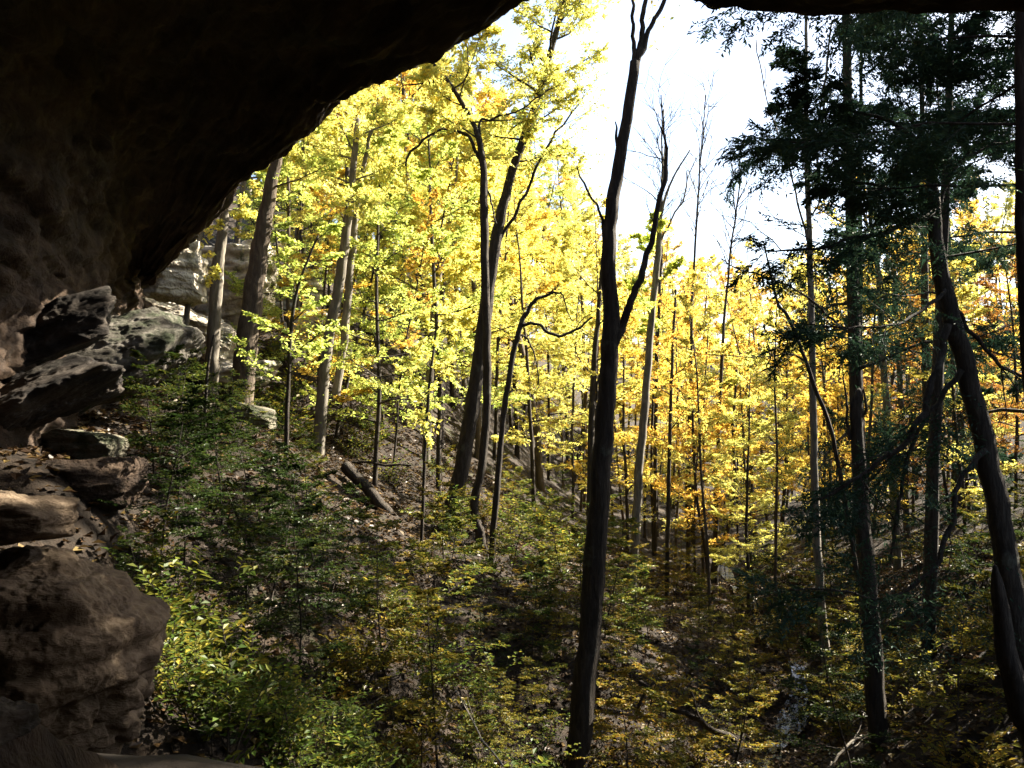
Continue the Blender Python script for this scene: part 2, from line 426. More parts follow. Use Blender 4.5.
# ------------------------------------------------------------------ boulders
def ico(sub):
    bm_v = []
    t = (1 + 5 ** .5) / 2
    v = np.array([[-1, t, 0], [1, t, 0], [-1, -t, 0], [1, -t, 0], [0, -1, t], [0, 1, t], [0, -1, -t], [0, 1, -t], [t, 0, -1], [t, 0, 1], [-t, 0, -1], [-t, 0, 1]], float)
    f = np.array([[0, 11, 5], [0, 5, 1], [0, 1, 7], [0, 7, 10], [0, 10, 11], [1, 5, 9], [5, 11, 4], [11, 10, 2], [10, 7, 6], [7, 1, 8], [3, 9, 4], [3, 4, 2], [3, 2, 6], [3, 6, 8], [3, 8, 9], [4, 9, 5], [2, 4, 11], [6, 2, 10], [8, 6, 7], [9, 8, 1]])
    v /= np.linalg.norm(v, axis=1)[:, None]
    for _ in range(sub):
        e = np.vstack([f[:, [0, 1]], f[:, [1, 2]], f[:, [2, 0]]]); es = np.sort(e, 1)
        u, inv = np.unique(es, axis=0, return_inverse=True); inv = inv.ravel()
        mid = v[u].mean(1); mid /= np.linalg.norm(mid, axis=1)[:, None]
        n0 = len(v); v = np.vstack([v, mid]); k = len(f)
        a, b, c = n0 + inv[:k], n0 + inv[k:2 * k], n0 + inv[2 * k:]
        f = np.vstack([np.column_stack([f[:, 0], a, c]), np.column_stack([f[:, 1], b, a]), np.column_stack([f[:, 2], c, b]), np.column_stack([a, b, c])])
    return v, f


ICO = {k: ico(k) for k in (4, 5, 6)}


def rock_obj(name, loc, half, mat, seed, label, rot=(0, 0, 0), nplanes=16, rough=.12, sub=6, blocky=.6, strat=.045, cat="boulder", group=None, planes=None, pits=0.0):
    r_ = np.random.default_rng(seed)
    v, f = ICO[sub]
    pl = r_.normal(size=(nplanes, 3)); pl /= np.linalg.norm(pl, axis=1)[:, None]
    hs = r_.uniform(.72, 1.0, nplanes)
    ax = np.array([[1, 0, 0], [-1, 0, 0], [0, 1, 0], [0, -1, 0], [0, 0, 1], [0, 0, -1.]])
    pl = np.vstack([pl, ax + r_.normal(size=(6, 3)) * .12]); hs = np.concatenate([hs, np.full(6, 1 - .35 * blocky)])
    if planes:
        pp = np.array([p[:3] for p in planes], float); ln = np.linalg.norm(pp, axis=1)
        pl = np.vstack([pl, pp / ln[:, None]]); hs = np.concatenate([hs, [p[3] for p in planes]])
    d = v @ pl.T
    inv = np.where(d > .02, d / hs, 0)
    p_ = 26
    r = 1 / (np.maximum(inv, 1e-6) ** p_).sum(1) ** (1 / p_)
    r = np.minimum(r, 1.35)
    V = v * r[:, None] * np.asarray(half)
    sz = float(np.mean(half)); q = V / sz
    dsp = rough * sz * (fbm(q * 1.6 + seed, 5) + .6 * (ridged(q * np.array([1.5, 1.5, 3]) + seed, 4) - .6))
    s_ = np.abs(((q[:, 2] * 3.3 + .35 * fbm(q * 1.3 + seed, 3)) % 1) - .5) * 2
    dsp += strat * sz * (np.clip(s_ * 2.5 - .4, 0, 1) - .7)
    dsp += rough * .16 * sz * (ridged(q * np.array([5, 5, 9]) + seed, 4) - .6) + .012 * sz * pn(q * 28)
    if pits:
        lowm = np.clip(.25 - q[:, 2] * 1.0, 0, 1)
        dsp -= pits * sz * lowm * np.clip(pn(q * 5.5 + seed) * 1.6 + .2, 0, 1)
    nv = V / (np.linalg.norm(V, axis=1)[:, None] + 1e-9)
    V = V + nv * dsp[:, None]
    g = G(); g.add(V, f)
    o = link(name, g.mesh(name, mat)); o.location = Vector(loc); o.rotation_euler = rot
    return tag(o, label, cat, group)


def at(px, py, d, dz=0):
    p = P(px, py, d); p[2] += dz; return p


R = math.radians
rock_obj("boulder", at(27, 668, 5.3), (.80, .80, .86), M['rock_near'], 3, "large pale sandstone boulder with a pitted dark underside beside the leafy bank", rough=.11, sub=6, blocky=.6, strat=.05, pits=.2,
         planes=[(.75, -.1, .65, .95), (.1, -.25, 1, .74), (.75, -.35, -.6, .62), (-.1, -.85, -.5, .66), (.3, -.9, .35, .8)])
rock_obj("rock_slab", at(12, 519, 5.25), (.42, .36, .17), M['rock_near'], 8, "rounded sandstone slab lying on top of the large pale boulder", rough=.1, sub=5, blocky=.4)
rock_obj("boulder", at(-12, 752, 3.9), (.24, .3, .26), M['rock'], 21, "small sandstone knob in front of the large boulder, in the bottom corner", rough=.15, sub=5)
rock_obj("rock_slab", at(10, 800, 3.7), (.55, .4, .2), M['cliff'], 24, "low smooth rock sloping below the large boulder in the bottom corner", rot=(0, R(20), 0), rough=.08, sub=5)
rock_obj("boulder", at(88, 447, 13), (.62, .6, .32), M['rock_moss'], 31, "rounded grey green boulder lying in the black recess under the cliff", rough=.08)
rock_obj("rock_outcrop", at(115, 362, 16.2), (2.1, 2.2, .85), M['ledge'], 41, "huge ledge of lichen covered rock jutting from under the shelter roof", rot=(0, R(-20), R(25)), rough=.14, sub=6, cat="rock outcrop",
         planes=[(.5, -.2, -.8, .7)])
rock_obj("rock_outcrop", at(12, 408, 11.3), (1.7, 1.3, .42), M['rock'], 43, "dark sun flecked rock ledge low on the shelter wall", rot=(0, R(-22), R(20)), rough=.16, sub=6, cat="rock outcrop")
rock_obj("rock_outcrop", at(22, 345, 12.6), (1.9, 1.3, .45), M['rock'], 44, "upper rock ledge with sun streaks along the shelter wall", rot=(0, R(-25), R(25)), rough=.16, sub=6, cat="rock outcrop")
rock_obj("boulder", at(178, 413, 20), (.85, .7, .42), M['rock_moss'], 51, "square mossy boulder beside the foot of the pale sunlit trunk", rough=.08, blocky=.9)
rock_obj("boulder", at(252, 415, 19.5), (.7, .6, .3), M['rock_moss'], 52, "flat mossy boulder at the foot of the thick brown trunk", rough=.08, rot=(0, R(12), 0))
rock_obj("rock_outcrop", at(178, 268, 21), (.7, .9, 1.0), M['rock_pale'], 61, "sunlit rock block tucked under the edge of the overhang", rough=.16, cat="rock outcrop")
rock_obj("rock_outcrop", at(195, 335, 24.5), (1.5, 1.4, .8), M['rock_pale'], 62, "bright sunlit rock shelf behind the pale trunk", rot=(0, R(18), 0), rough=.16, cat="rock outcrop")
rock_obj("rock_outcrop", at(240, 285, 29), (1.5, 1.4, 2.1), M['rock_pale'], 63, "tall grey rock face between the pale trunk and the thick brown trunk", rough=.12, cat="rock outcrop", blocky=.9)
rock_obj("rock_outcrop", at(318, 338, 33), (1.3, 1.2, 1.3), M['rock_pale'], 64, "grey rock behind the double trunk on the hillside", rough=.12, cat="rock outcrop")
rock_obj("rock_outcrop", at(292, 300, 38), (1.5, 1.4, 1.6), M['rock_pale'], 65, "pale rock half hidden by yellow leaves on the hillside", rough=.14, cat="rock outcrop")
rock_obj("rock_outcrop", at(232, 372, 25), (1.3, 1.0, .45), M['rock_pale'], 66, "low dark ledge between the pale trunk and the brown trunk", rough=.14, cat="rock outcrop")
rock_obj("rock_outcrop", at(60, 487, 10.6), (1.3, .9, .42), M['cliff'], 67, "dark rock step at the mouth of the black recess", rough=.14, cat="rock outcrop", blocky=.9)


# ------------------------------------------------------------------ leaves
def unit(a):
    return a / (np.linalg.norm(a, axis=-1, keepdims=True) + 1e-9)


def leaf_quads(B, D, N_, L, ratio, fold=.18):
    """a quad per leaf: base, side, tip, side - slightly folded along its midrib"""
    B = np.asarray(B); D = unit(D); S = unit(np.cross(N_, D)); N2 = np.cross(D, S)
    L = np.reshape(L, (-1, 1)); w = L * ratio * .5
    v = np.stack([B, B + D * L * .45 + S * w + N2 * L * fold * ratio, B + D * L - N2 * L * .08, B + D * L * .45 - S * w + N2 * L * fold * ratio], 1)
    return v


def add_leaves(g, B, D, N_, L, ratio, fold=.18):
    v = leaf_quads(B, D, N_, L, ratio, fold); m = len(v)
    if m: g.add(v.reshape(-1, 3), np.arange(m * 4).reshape(-1, 4))


def sub_shoots(r, S, D, L, Nn, m, spread=.85, lenf=.66, t0=.15, jit=.32, droop=0.0):
    """m side shoots, alternating, from each parent shoot (arrays)"""
    k = len(S)
    t = np.linspace(t0, .97, m)[None, :] + r.uniform(-.06, .06, (k, m))
    side = np.where((np.arange(m) % 2)[None, :] == 0, 1.0, -1.0) * np.ones((k, 1))
    sd = unit(np.cross(Nn, D))
    d = D[:, None, :] * .75 + sd[:, None, :] * (side * spread)[..., None] + r.normal(size=(k, m, 3)) * jit
    d[..., 2] -= droop
    d = unit(d)
    s = S[:, None, :] + D[:, None, :] * (t * L[:, None])[..., None]
    l = L[:, None] * lenf * (1.1 - .65 * t) * r.uniform(.7, 1.25, (k, m))
    n = unit(Nn[:, None, :] + r.normal(size=(k, m, 3)) * jit)
    return s.reshape(-1, 3), d.reshape(-1, 3), l.reshape(-1), n.reshape(-1, 3)


def leaves_along(r, g, S, D, L, Nn, m, size, ratio, jit=.5, tip=True):
    k = len(S)
    t = (np.arange(m)[None, :] + r.uniform(.2, .8, (k, m))) / m
    side = np.where((np.arange(m) % 2)[None, :] == 0, 1.0, -1.0)
    sd = unit(np.cross(Nn, D))
    d = D[:, None] * .6 + sd[:, None] * (side * .8)[..., None] + r.normal(size=(k, m, 3)) * jit * .6
    b = S[:, None] + D[:, None] * (t * L[:, None])[..., None]
    n = Nn[:, None] + r.normal(size=(k, m, 3)) * jit
    ls = size * (.5 + r.beta(2, 2.5, (k, m)) * 1.15)
    add_leaves(g, b.reshape(-1, 3), d.reshape(-1, 3), unit(n).reshape(-1, 3), ls.reshape(-1), ratio)


def path(r, start, d, length, n=7, wob=.12, up=0.0):
    p = [np.asarray(start, float)]; d = np.asarray(d, float) / np.linalg.norm(d); st = length / (n - 1)
    for _ in range(n - 1):
        d = d + r.normal(size=3) * wob + np.array([0, 0, up]); d /= np.linalg.norm(d)
        p.append(p[-1] + d * st)
    return np.array(p)


def along(pts, t):
    pts = np.asarray(pts); s = np.concatenate([[0], np.cumsum(np.linalg.norm(np.diff(pts, axis=0), axis=1))]); s /= s[-1]
    p = np.column_stack([np.interp(t, s, pts[:, k]) for k in range(3)])
    e = .02
    q = np.column_stack([np.interp(np.clip(np.asarray(t) + e, 0, 1), s, pts[:, k]) - np.interp(np.clip(np.asarray(t) - e, 0, 1), s, pts[:, k]) for k in range(3)])
    return p, unit(q)


def foliate(r, wood, leaf, limbs, twigs=9, subs=4, nl=6, size=.16, ratio=.6, twl=.45, t0=.25, flat=.25, jit=.5, droop=0.0, twig_r=.006, spread=.9):
    """twigs, shoots and leaves on a list of limb polylines"""
    for pts in limbs:
        ln = np.linalg.norm(np.diff(pts, axis=0), axis=1).sum()
        t = np.linspace(t0, 1.0, twigs)
        S, T = along(pts, t)
        Nn = unit(np.array([0, 0, 1.0]) + r.normal(size=(twigs, 3)) * flat)
        sd = unit(np.cross(Nn, T)); sg = np.where(np.arange(twigs) % 2 == 0, 1, -1)[:, None]
        D = unit(T * .7 + sd * sg * spread * (1.05 - t[:, None] * .6) + r.normal(size=(twigs, 3)) * flat - np.array([0, 0, droop]))
        L = np.maximum(ln * twl * (1.15 - .75 * t), .12 * ln) * r.uniform(.7, 1.2, twigs)
        if wood is not None: wood.sticks(S, S + D * L[:, None], np.full(twigs, twig_r * 1.5), np.full(twigs, twig_r * .4))
        s2, d2, l2, n2 = sub_shoots(r, S, D, L, Nn, subs, droop=droop * .6, jit=flat)
        if wood is not None and twig_r > .004: wood.sticks(s2, s2 + d2 * l2[:, None], np.full(len(s2), twig_r * .6), np.full(len(s2), twig_r * .2))
        leaves_along(r, leaf, s2, d2, l2, n2, nl, size, ratio, jit)
        leaves_along(r, leaf, S + D * (L * .5)[:, None], D, L * .5, Nn, max(3, nl), size, ratio, jit)


def limbs_from(r, trunk, rad, n, f0, f1, len0, len1, up0=.35, up1=.9, wob=.12, curl=.02, wood=None, az=None, k=5, thin=1.0):
    out = []
    ts = np.linspace(f0, f1, n) + r.uniform(-.015, .015, n)
    S, T = along(trunk, np.clip(ts, 0, 1))
    a = r.uniform(0, 6.28)
    s = np.linspace(0, 1, len(rad))
    for i_ in range(n):
        a += 2.4 + r.uniform(-.5, .5)
        aa = a if az is None else az[0] + (r.uniform(-1, 1)) * az[1]
        f = i_ / max(n - 1, 1); up = up0 + (up1 - up0) * f
        d = np.array([math.cos(aa), math.sin(aa), up + r.uniform(-.15, .15)])
        ln = (len0 + (len1 - len0) * f) * r.uniform(.75, 1.2)
        p = path(r, S[i_], d, ln, 7, wob, curl)
        out.append(p)
        if wood is not None:
            rr = min(np.interp(ts[i_], s, rad) * .5, .02 + ln * .013) * thin
            wood.tube(p, np.linspace(rr, .006, 7), k, cap=False)
    return out


# ------------------------------------------------------------------ templates of repeated plants
HIDDEN = (0, -400, 0)


def assemble(name, wood, leaf, bark, lmat, trunk_name="trunk", crown_name="crown"):
    """unlinked prototype: returns dict of meshes"""
    return dict(name=name, trunk=wood.mesh(trunk_name, bark), crown=leaf.mesh(crown_name, lmat, smooth=False) if leaf.n else None, tn=trunk_name, cn=crown_name)


def tall_template(seed, h=15, r0=.13, lmat='yellow', bark='bark', n=22, f0=.38, len0=2.6, len1=1.3, size=.085, twigs=12, subs=7, nl=10, up0=.3, up1=1.1, flat=.35):
    r = np.random.default_rng(seed)
    tr = path(r, (0, 0, -.4), (r.normal() * .04, r.normal() * .04, 1), h + .4, 14, .035, .03)
    rad = np.interp(np.linspace(0, 1, 14), [0, .06, .6, 1], [r0 * 1.35, r0, r0 * .65, .012])
    wood = G(); leaf = G()
    wood.tube(catmull(tr, 2), np.interp(np.linspace(0, 1, 27), np.linspace(0, 1, 14), rad), 8, .12)
    lm = limbs_from(r, tr, rad, n, f0, .97, len0, len1, up0, up1, wood=wood)
    foliate(r, wood, leaf, lm, twigs, subs, nl, size, .62, .5, .2, flat, .55, twig_r=.008)
    return assemble("broadleaf_tree", wood, leaf, M[bark], M[lmat])


def sapling_template(seed, h=4.5, r0=.035, lmat='under', n=14, size=.105, len0=1.7, len1=.5, f0=.2, bark='bark', twigs=8, subs=4, nl=5):
    r = np.random.default_rng(seed)
    tr = path(r, (0, 0, -.3), (r.normal() * .12, r.normal() * .12, 1), h + .3, 10, .07, .03)
    rad = np.linspace(r0, .006, 10); wood = G(); leaf = G()
    wood.tube(catmull(tr, 2), np.linspace(r0, .006, 19), 6, .06)
    lm = limbs_from(r, tr, rad, n, f0, .97, len0, len1, .12, .45, .10, 0.0, wood=wood, k=4)
    foliate(r, wood, leaf, lm, twigs, subs, nl, size, .55, .5, .15, .14, .28, droop=.05, twig_r=.004)
    return assemble("sapling", wood, leaf, M[bark], M[lmat])


def shrub_template(seed, lmat='shrub', stems=7, h=1.1, size=.13, kind='compound'):
    r = np.random.default_rng(seed); wood = G(); leaf = G()
    for _ in range(stems):
        a = r.uniform(0, 6.28); sp = r.uniform(.15, .7)
        p = path(r, (r.normal() * .12, r.normal() * .12, -.15), (math.cos(a) * sp, math.sin(a) * sp, 1), h * r.uniform(.6, 1.25), 7, .1, -.02)
        wood.tube(p, np.linspace(.011, .004, 7), 4, cap=False)
        n_ = 8; t = np.linspace(.25, 1, n_); S, T = along(p, t)
        b = r.uniform(0, 6.28, n_); D = unit(np.column_stack([np.cos(b), np.sin(b), r.uniform(.0, .5, n_)]) + T * .3)
        L = r.uniform(.28, .5, n_) * h; Nn = unit(np.array([0, 0, 1.]) + r.normal(size=(n_, 3)) * .25)
        E = S + D * L[:, None]
        wood.sticks(S, E, np.full(n_, .004), np.full(n_, .002))
        leaves_along(r, leaf, S, D, L, Nn, 9 if kind == 'compound' else 5, size, .48 if kind == 'compound' else .75, .22)
    return assemble("shrub", wood, leaf, M['bark'], M[lmat], "stem", "foliage")


def hemlock_template(seed, h=16, r0=.2, n=18, len0=3.0, len1=.9, f0=.14, twigs=14, subs=10, nl=16, size=.09):
    r = np.random.default_rng(seed)
    tr = path(r, (0, 0, -.4), (r.normal() * .02, r.normal() * .02, 1), h + .4, 14, .02, .05)
    rad = np.linspace(r0, .015, 14); wood = G(); leaf = G()
    wood.tube(catmull(tr, 2), np.linspace(r0, .015, 27), 8, .1)
    lm = limbs_from(r, tr, rad, n, f0, .98, len0, len1, .05, .35, .12, -.05, wood=wood, thin=.5)
    foliate(r, wood, leaf, lm, twigs, subs, nl, size, .26, .40, .2, .34, .5, droop=.28, twig_r=.004, spread=.9)
    return assemble("hemlock", wood, leaf, M['bark'], M['needle'])


def place(tp, loc, rotz, s, label, cat, group, tilt=(0, 0)):
    root = empty(tp['name'], loc, label, cat, group)
    root.rotation_euler = (tilt[0], tilt[1], rotz); root.scale = (s, s, s) if np.isscalar(s) else s
    link(tp['tn'], tp['trunk'], root)
    if tp['crown'] is not None: link(tp['cn'], tp['crown'], root)
    return root


# ------------------------------------------------------------------ individual trees traced from the photograph
def px_path(pts, d, d1=None):
    n = len(pts); ds = np.linspace(d, d if d1 is None else d1, n)
    w = np.array([P(p[0], p[1], q) for p, q in zip(pts, ds)])
    rad = np.array([(p[2] if len(p) > 2 else 3) for p in pts]) * ds / F / 2
    return w, rad


def smooth_path(w, rad, sub=5, kink=.2):
    q = catmull(np.column_stack([w, rad]), sub)
    s_ = np.concatenate([[0], np.cumsum(np.linalg.norm(np.diff(q[:, :3], axis=0), axis=1))])
    sd_ = float(abs(w).sum()) % 50
    off = np.column_stack([pn(np.column_stack([s_ * 2.3 + k * 7.7, s_ * 0 + sd_, s_ * 0 + k])) + .6 * pn(np.column_stack([s_ * 5.5 + k * 3.1, s_ * 0 + sd_, s_ * 0 + k + 5])) for k in range(3)])
    amp = kink * (np.minimum(q[:, 3], .03 if kink > .5 else 1) + .012) * np.minimum(1, s_ / (s_[-1] * .06 + .05))
    return q[:, :3] + off * amp[:, None], np.maximum(q[:, 3], .004)


def tree(name, label, pts, d, bark='bark', d1=None, branches=(), crown=None, k=12, rough=.14, flare=1.3, root_to_ground=True, cat="tree", group=None, twigs=None, wk=None):
    if wk is None: wk = .95 if pts[0][0] < 330 else (.76 if name in ('hemlock', 'broken_snag', 'broken_stump') else .70)
    w, rad = px_path(pts, d, d1); rad = rad * wk
    r = np.random.default_rng(abs(hash(label)) % 1 + int(sum(map(ord, label))))
    if root_to_ground:
        x, y, z = w[0]; hz = H(x, y)
        if z > hz + .25:
            dirn = (w[0] - w[1]); dirn = dirn / max(abs(dirn[2]), .3); dirn[:2] = np.clip(dirn[:2], -.15, .15)
            drop = z - hz
            nb = np.array([x + dirn[0] * drop, y, 0]); nb[2] = H(nb[0], nb[1]) - .25
            w = np.vstack([nb, w]); rad = np.concatenate([[rad[0] * flare], rad])
        else:
            w = np.vstack([[x - .0, y, min(z, hz) - .4], w]); rad = np.concatenate([[rad[0] * flare], rad])
    base = w[0].copy()
    root = empty(name, base, label, cat, group)
    wp, rp = smooth_path(w, rad, 6)
    g = G(); g.tube(wp - base, rp, k, rough); 
    allb = []
    leaf = G(); tw = G()
    lm_all = []
    if crown and crown.get('n', 14):
        f0 = crown.get('f0', .4)
        lm = limbs_from(r, wp - base, rp, crown.get('n', 14), f0, crown.get('f1', .98), crown.get('len0', 2.5), crown.get('len1', 1.2), crown.get('up0', .3), crown.get('up1', .9), wood=tw, az=crown.get('az'), thin=.5 if crown.get('mat') == 'needle' else .8)
        lm_all += lm
    for b in branches:
        bw, br = px_path(b['pts'], b.get('d', d), b.get('d1')); br = br * wk * .9
        bp, brr = smooth_path(bw, br, 6, 1.5)
        gb = G(); gb.tube(bp - base, brr, 8, rough * .7)
        if b.get('fine'):
            for _ in range(b['fine']):
                t = r.uniform(.3, .98); S, T = along(bp - base, [t])
                pp = path(r, S[0], T[0] + r.normal(size=3) * .5 + np.array([0, 0, b.get('fup', .1)]), b.get('flen', 1.0) * r.uniform(.4, 1.1), 6, .18)
                gb.tube(pp, np.linspace(b.get('fr', min(.012, brr.min())), b.get('fr', .009) * .35, 6), 4, cap=False)
                for _k in range(3):
                    S2, T2 = along(pp, [r.uniform(.25, .95)])
                    p2 = path(r, S2[0], T2[0] + r.normal(size=3) * .6 + np.array([0, 0, b.get('fup', .1) * .6]), b.get('flen', 1.0) * r.uniform(.2, .55), 4, .2)
                    gb.tube(p2, np.linspace(.005, .002, 4) + b.get('fr', 0) * .4, 3, cap=False)
        link(b.get('name', "branch"), gb.mesh("branch", M[bark]), root)
        if b.get('leafy'): lm_all.append(bp - base)
    if crown and lm_all:
        foliate(r, tw, leaf, lm_all, crown.get('twigs', 8), crown.get('subs', 4), crown.get('nl', 6), crown.get('size', .15), crown.get('ratio', .6), crown.get('twl', .5), crown.get('t0', .2), crown.get('flat', .35), crown.get('jit', .5), crown.get('droop', 0), crown.get('twig_r', .006))
        link("crown", leaf.mesh("crown", M[crown.get('mat', 'yellow')], smooth=False), root)
    for v_, f_ in (zip(*unpack(tw)) if tw.n else ()): g.add(v_, f_)
    link("trunk", g.mesh("trunk", M[bark]), root)
    return root


Ycr = dict(mat='yellow', n=22, f0=.45, len0=2.8, len1=1.6, size=.088, twigs=12, subs=7, nl=9)

# A the tall forked tree in front
tree("forked_tree", "tall dark forked tree rising in front of the bright sky gap", [(577, 768, 33), (584, 690, 33), (592, 600, 31), (600, 480, 28), (606, 400, 26), (611, 335, 25), (609, 250, 21), (613, 200, 19), (625, 130, 16), (635, 62, 15)], 14.0,
     branches=[dict(pts=[(613, 345, 17), (624, 318, 13), (640, 280, 11), (655, 225, 9), (665, 172, 7), (664, 130, 3), (661, 95, 2)], fine=7, flen=1.0, fup=.5, name="side_trunk"),
               dict(pts=[(634, 66, 9), (634, 30, 6), (633, 0, 5), (630, -60, 4), (620, -140, 3)], fine=4),
               dict(pts=[(637, 62, 11), (642, 30, 8), (645, 0, 7), (648, -80, 5), (655, -200, 3)], fine=4),
               dict(pts=[(637, 60, 11), (650, 30, 8), (664, 0, 7), (690, -60, 5), (710, -150, 3)], fine=4),
               dict(pts=[(604, 232, 6), (597, 208, 4), (588, 190, 4), (575, 167, 2)], name="broken_branch"),
               dict(pts=[(617, 146, 5), (616, 135, 4), (615, 122, 2)], name="broken_branch"),
               dict(pts=[(655, -200, 4), (670, -330, 4), (690, -480, 3), (700, -620, 2)], leafy=1, name="added_shade_stem"), dict(pts=[(620, -140, 4), (590, -260, 4), (540, -380, 3), (500, -480, 2)], leafy=1, d1=12.5, name="added_shade_stem"),  # unseen leafy stems above the frame, added to shade the foreground
               dict(pts=[(710, -150, 4), (760, -280, 4), (830, -380, 3), (900, -470, 2)], leafy=1, d1=15, name="added_shade_stem"), dict(pts=[(648, -150, 4), (600, -330, 4), (470, -480, 3), (330, -620, 2)], leafy=1, d1=11.5, name="added_shade_stem"),
               dict(pts=[(655, -200, 4), (720, -360, 3), (760, -560, 2), (800, -700, 2)], leafy=1, d1=12, name="added_shade_stem"), dict(pts=[(650, -190, 4), (560, -330, 3), (420, -400, 2), (280, -460, 2)], leafy=1, d1=13.5, name="added_shade_stem")],
     crown=dict(mat='yellow', n=0, size=.12, twigs=20, subs=9, nl=10, twl=.55, t0=.1, flat=.5), k=16, rough=.16)
# B C D: the three trunks of the middle
tree("leaning_tree", "thick dark trunk leaning right on the middle bank", [(449, 532, 27), (456, 495, 24), (466, 445, 22), (477, 375, 20), (487, 300, 19), (498, 230, 16), (511, 175, 13), (532, 115, 11), (550, 55, 9), (566, -10, 7), (580, -90, 5)], 23.0, 'bark',
     branches=[dict(pts=[(530, 120, 7), (540, 100, 6), (536, 75, 5), (528, 50, 3)], leafy=1), dict(pts=[(500, 240, 6), (525, 195, 5), (545, 150, 4), (585, 95, 2)], leafy=1)], crown=dict(Ycr, n=22, len0=2.0, len1=1.9, f0=.6, size=.088))
tree("crooked_tree", "thin black crooked trunk crossing in front of the thick leaning trunk", [(480, 534, 14), (474, 505, 12), (482, 465, 12), (487, 400, 12), (486, 300, 12), (484, 220, 12), (483, 165, 10), (476, 130, 8), (460, 100, 7), (445, 78, 6), (428, 58, 5), (405, 35, 4)], 21.0,
     branches=[dict(pts=[(484, 175, 7), (476, 150, 6), (468, 136, 5), (455, 130, 5), (436, 132, 4), (414, 149, 4), (405, 165, 3)], fine=4, name="arching_branch"), dict(pts=[(480, 140, 5), (480, 120, 4), (492, 119, 4), (515, 112, 3), (542, 95, 2)], fine=4),
               dict(pts=[(442, 78, 3), (425, 84, 3), (402, 86, 2)]), dict(pts=[(452, 92, 3), (465, 80, 3), (468, 60, 2), (466, 38, 2)]), dict(pts=[(487, 190, 4), (492, 205, 3), (497, 225, 2)])], crown=dict(Ycr, n=9, f0=.72, len0=1.6, len1=1.6, size=.13, twigs=7))
tree("arching_tree", "slender dark tree with an arching top and drooping branches", [(493, 536, 9), (497, 490, 9), (502, 430, 8), (508, 385, 8), (515, 345, 8), (522, 322, 7), (526, 313, 6)], 20.0,
     branches=[dict(pts=[(524, 317, 7), (533, 304, 6), (545, 297, 5), (553, 292, 4), (560, 293, 3)], fine=5, flen=.7, name="arching_branch"), dict(pts=[(521, 325, 6), (533, 323, 5), (545, 330, 5), (556, 335, 5), (575, 329, 4), (593, 317, 3)], fine=3, name="arching_branch"), dict(pts=[(521, 335, 3), (530, 343, 3), (536, 360, 2), (538, 385, 2)], fine=2),
               dict(pts=[(560, 292, 3), (566, 305, 2), (570, 320, 2)])])
tree("sapling", "thin straight sapling left of the thick leaning trunk", [(421, 556, 5), (424, 480, 5), (427, 420, 5), (430, 380, 4), (436, 330, 3)], 19.5, crown=dict(mat='yellow', n=7, f0=.55, len0=1.1, len1=.6, size=.1, twigs=6, subs=3))
tree("branching_tree", "yellow leaved grey tree whose forked top spreads above the leafy bank", [(424, 505, 13), (427, 440, 12), (430, 370, 11), (435, 300, 10), (441, 262, 9), (450, 225, 6), (456, 180, 4), (458, 130, 3)], 30, 'bark_grey',
     branches=[dict(pts=[(438, 272, 6), (430, 245, 5), (418, 210, 4), (408, 175, 3)], fine=3, leafy=1), dict(pts=[(440, 265, 6), (455, 240, 5), (470, 215, 4), (485, 190, 2)], fine=3, leafy=1)], crown=dict(Ycr, n=14, f0=.45, size=.15))
# left hillside
tree("sunlit_tree", "pale sunlit trunk standing just right of the jutting rock ledge", [(211, 396, 15), (213, 350, 14), (216, 295, 13), (219, 255, 12), (223, 228, 10), (226, 190, 8), (232, 140, 6)], 23, 'bark_grey', crown=dict(Ycr, mat='yellow', n=5, f0=.75, len0=1.2, len1=1.2, size=.09, twigs=9))
tree("brown_tree", "thick brown trunk beside the mossy flat boulder on the hillside", [(241, 416, 26), (243, 380, 24), (249, 330, 22), (255, 280, 20), (263, 230, 17), (272, 180, 13), (279, 150, 11), (286, 90, 8)], 21.5, 'bark_brown',
     branches=[dict(pts=[(246, 395, 8), (252, 365, 7), (257, 335, 5)])], crown=dict(Ycr, mat='lime', n=6, f0=.72, len0=1.4, len1=1.3, size=.09, twigs=9))
tree("slanting_tree", "small pale slanting trunk against the sunlit rocks under the overhang", [(184, 335, 7), (189, 300, 6), (194, 262, 5), (203, 225, 4)], 21.5, 'bark_grey', crown=dict(mat='yellow', n=6, f0=.6, len0=.9, len1=.6, size=.11, twigs=6, subs=3))
tree("sapling", "thin dark sapling with upswept branches right of the brown trunk", [(286, 468, 5), (287, 420, 5), (289, 370, 4), (292, 320, 4), (300, 280, 3), (318, 236, 2)], 18,
     branches=[dict(pts=[(288, 368, 3), (298, 350, 2), (316, 337, 2), (330, 328, 1.5)], leafy=1)], crown=dict(mat='lime', n=10, f0=.4, len0=1.2, len1=.5, size=.085, twigs=7, subs=4, flat=.15))
tree("sapling", "thin dark stem standing in front of the square mossy boulder", [(205, 428, 3), (206, 395, 3), (209, 360, 3), (214, 335, 2)], 17)
tree("double_tree", "pale double trunked tree with one lit side on the hillside", [(319, 442, 13), (323, 390, 12), (329, 335, 11), (338, 290, 11), (345, 240, 10), (351, 190, 8), (358, 120, 6)], 23.5, 'bark_grey',
     branches=[dict(pts=[(336, 395, 10), (345, 330, 10), (350, 270, 9), (355, 220, 8), (360, 185, 6), (372, 130, 4)], name="side_trunk", d=24)], crown=dict(Ycr, n=8, f0=.72, len0=1.8, len1=1.5, size=.1))
tree("broadleaf_tree", "distant brown trunk between the overhang and the double trunk", [(312, 300, 12), (315, 230, 11), (318, 180, 10), (321, 130, 8), (322, 60, 6)], 44, 'bark_brown', crown=dict(Ycr, mat='gold', n=14, f0=.4, len0=3, size=.22))
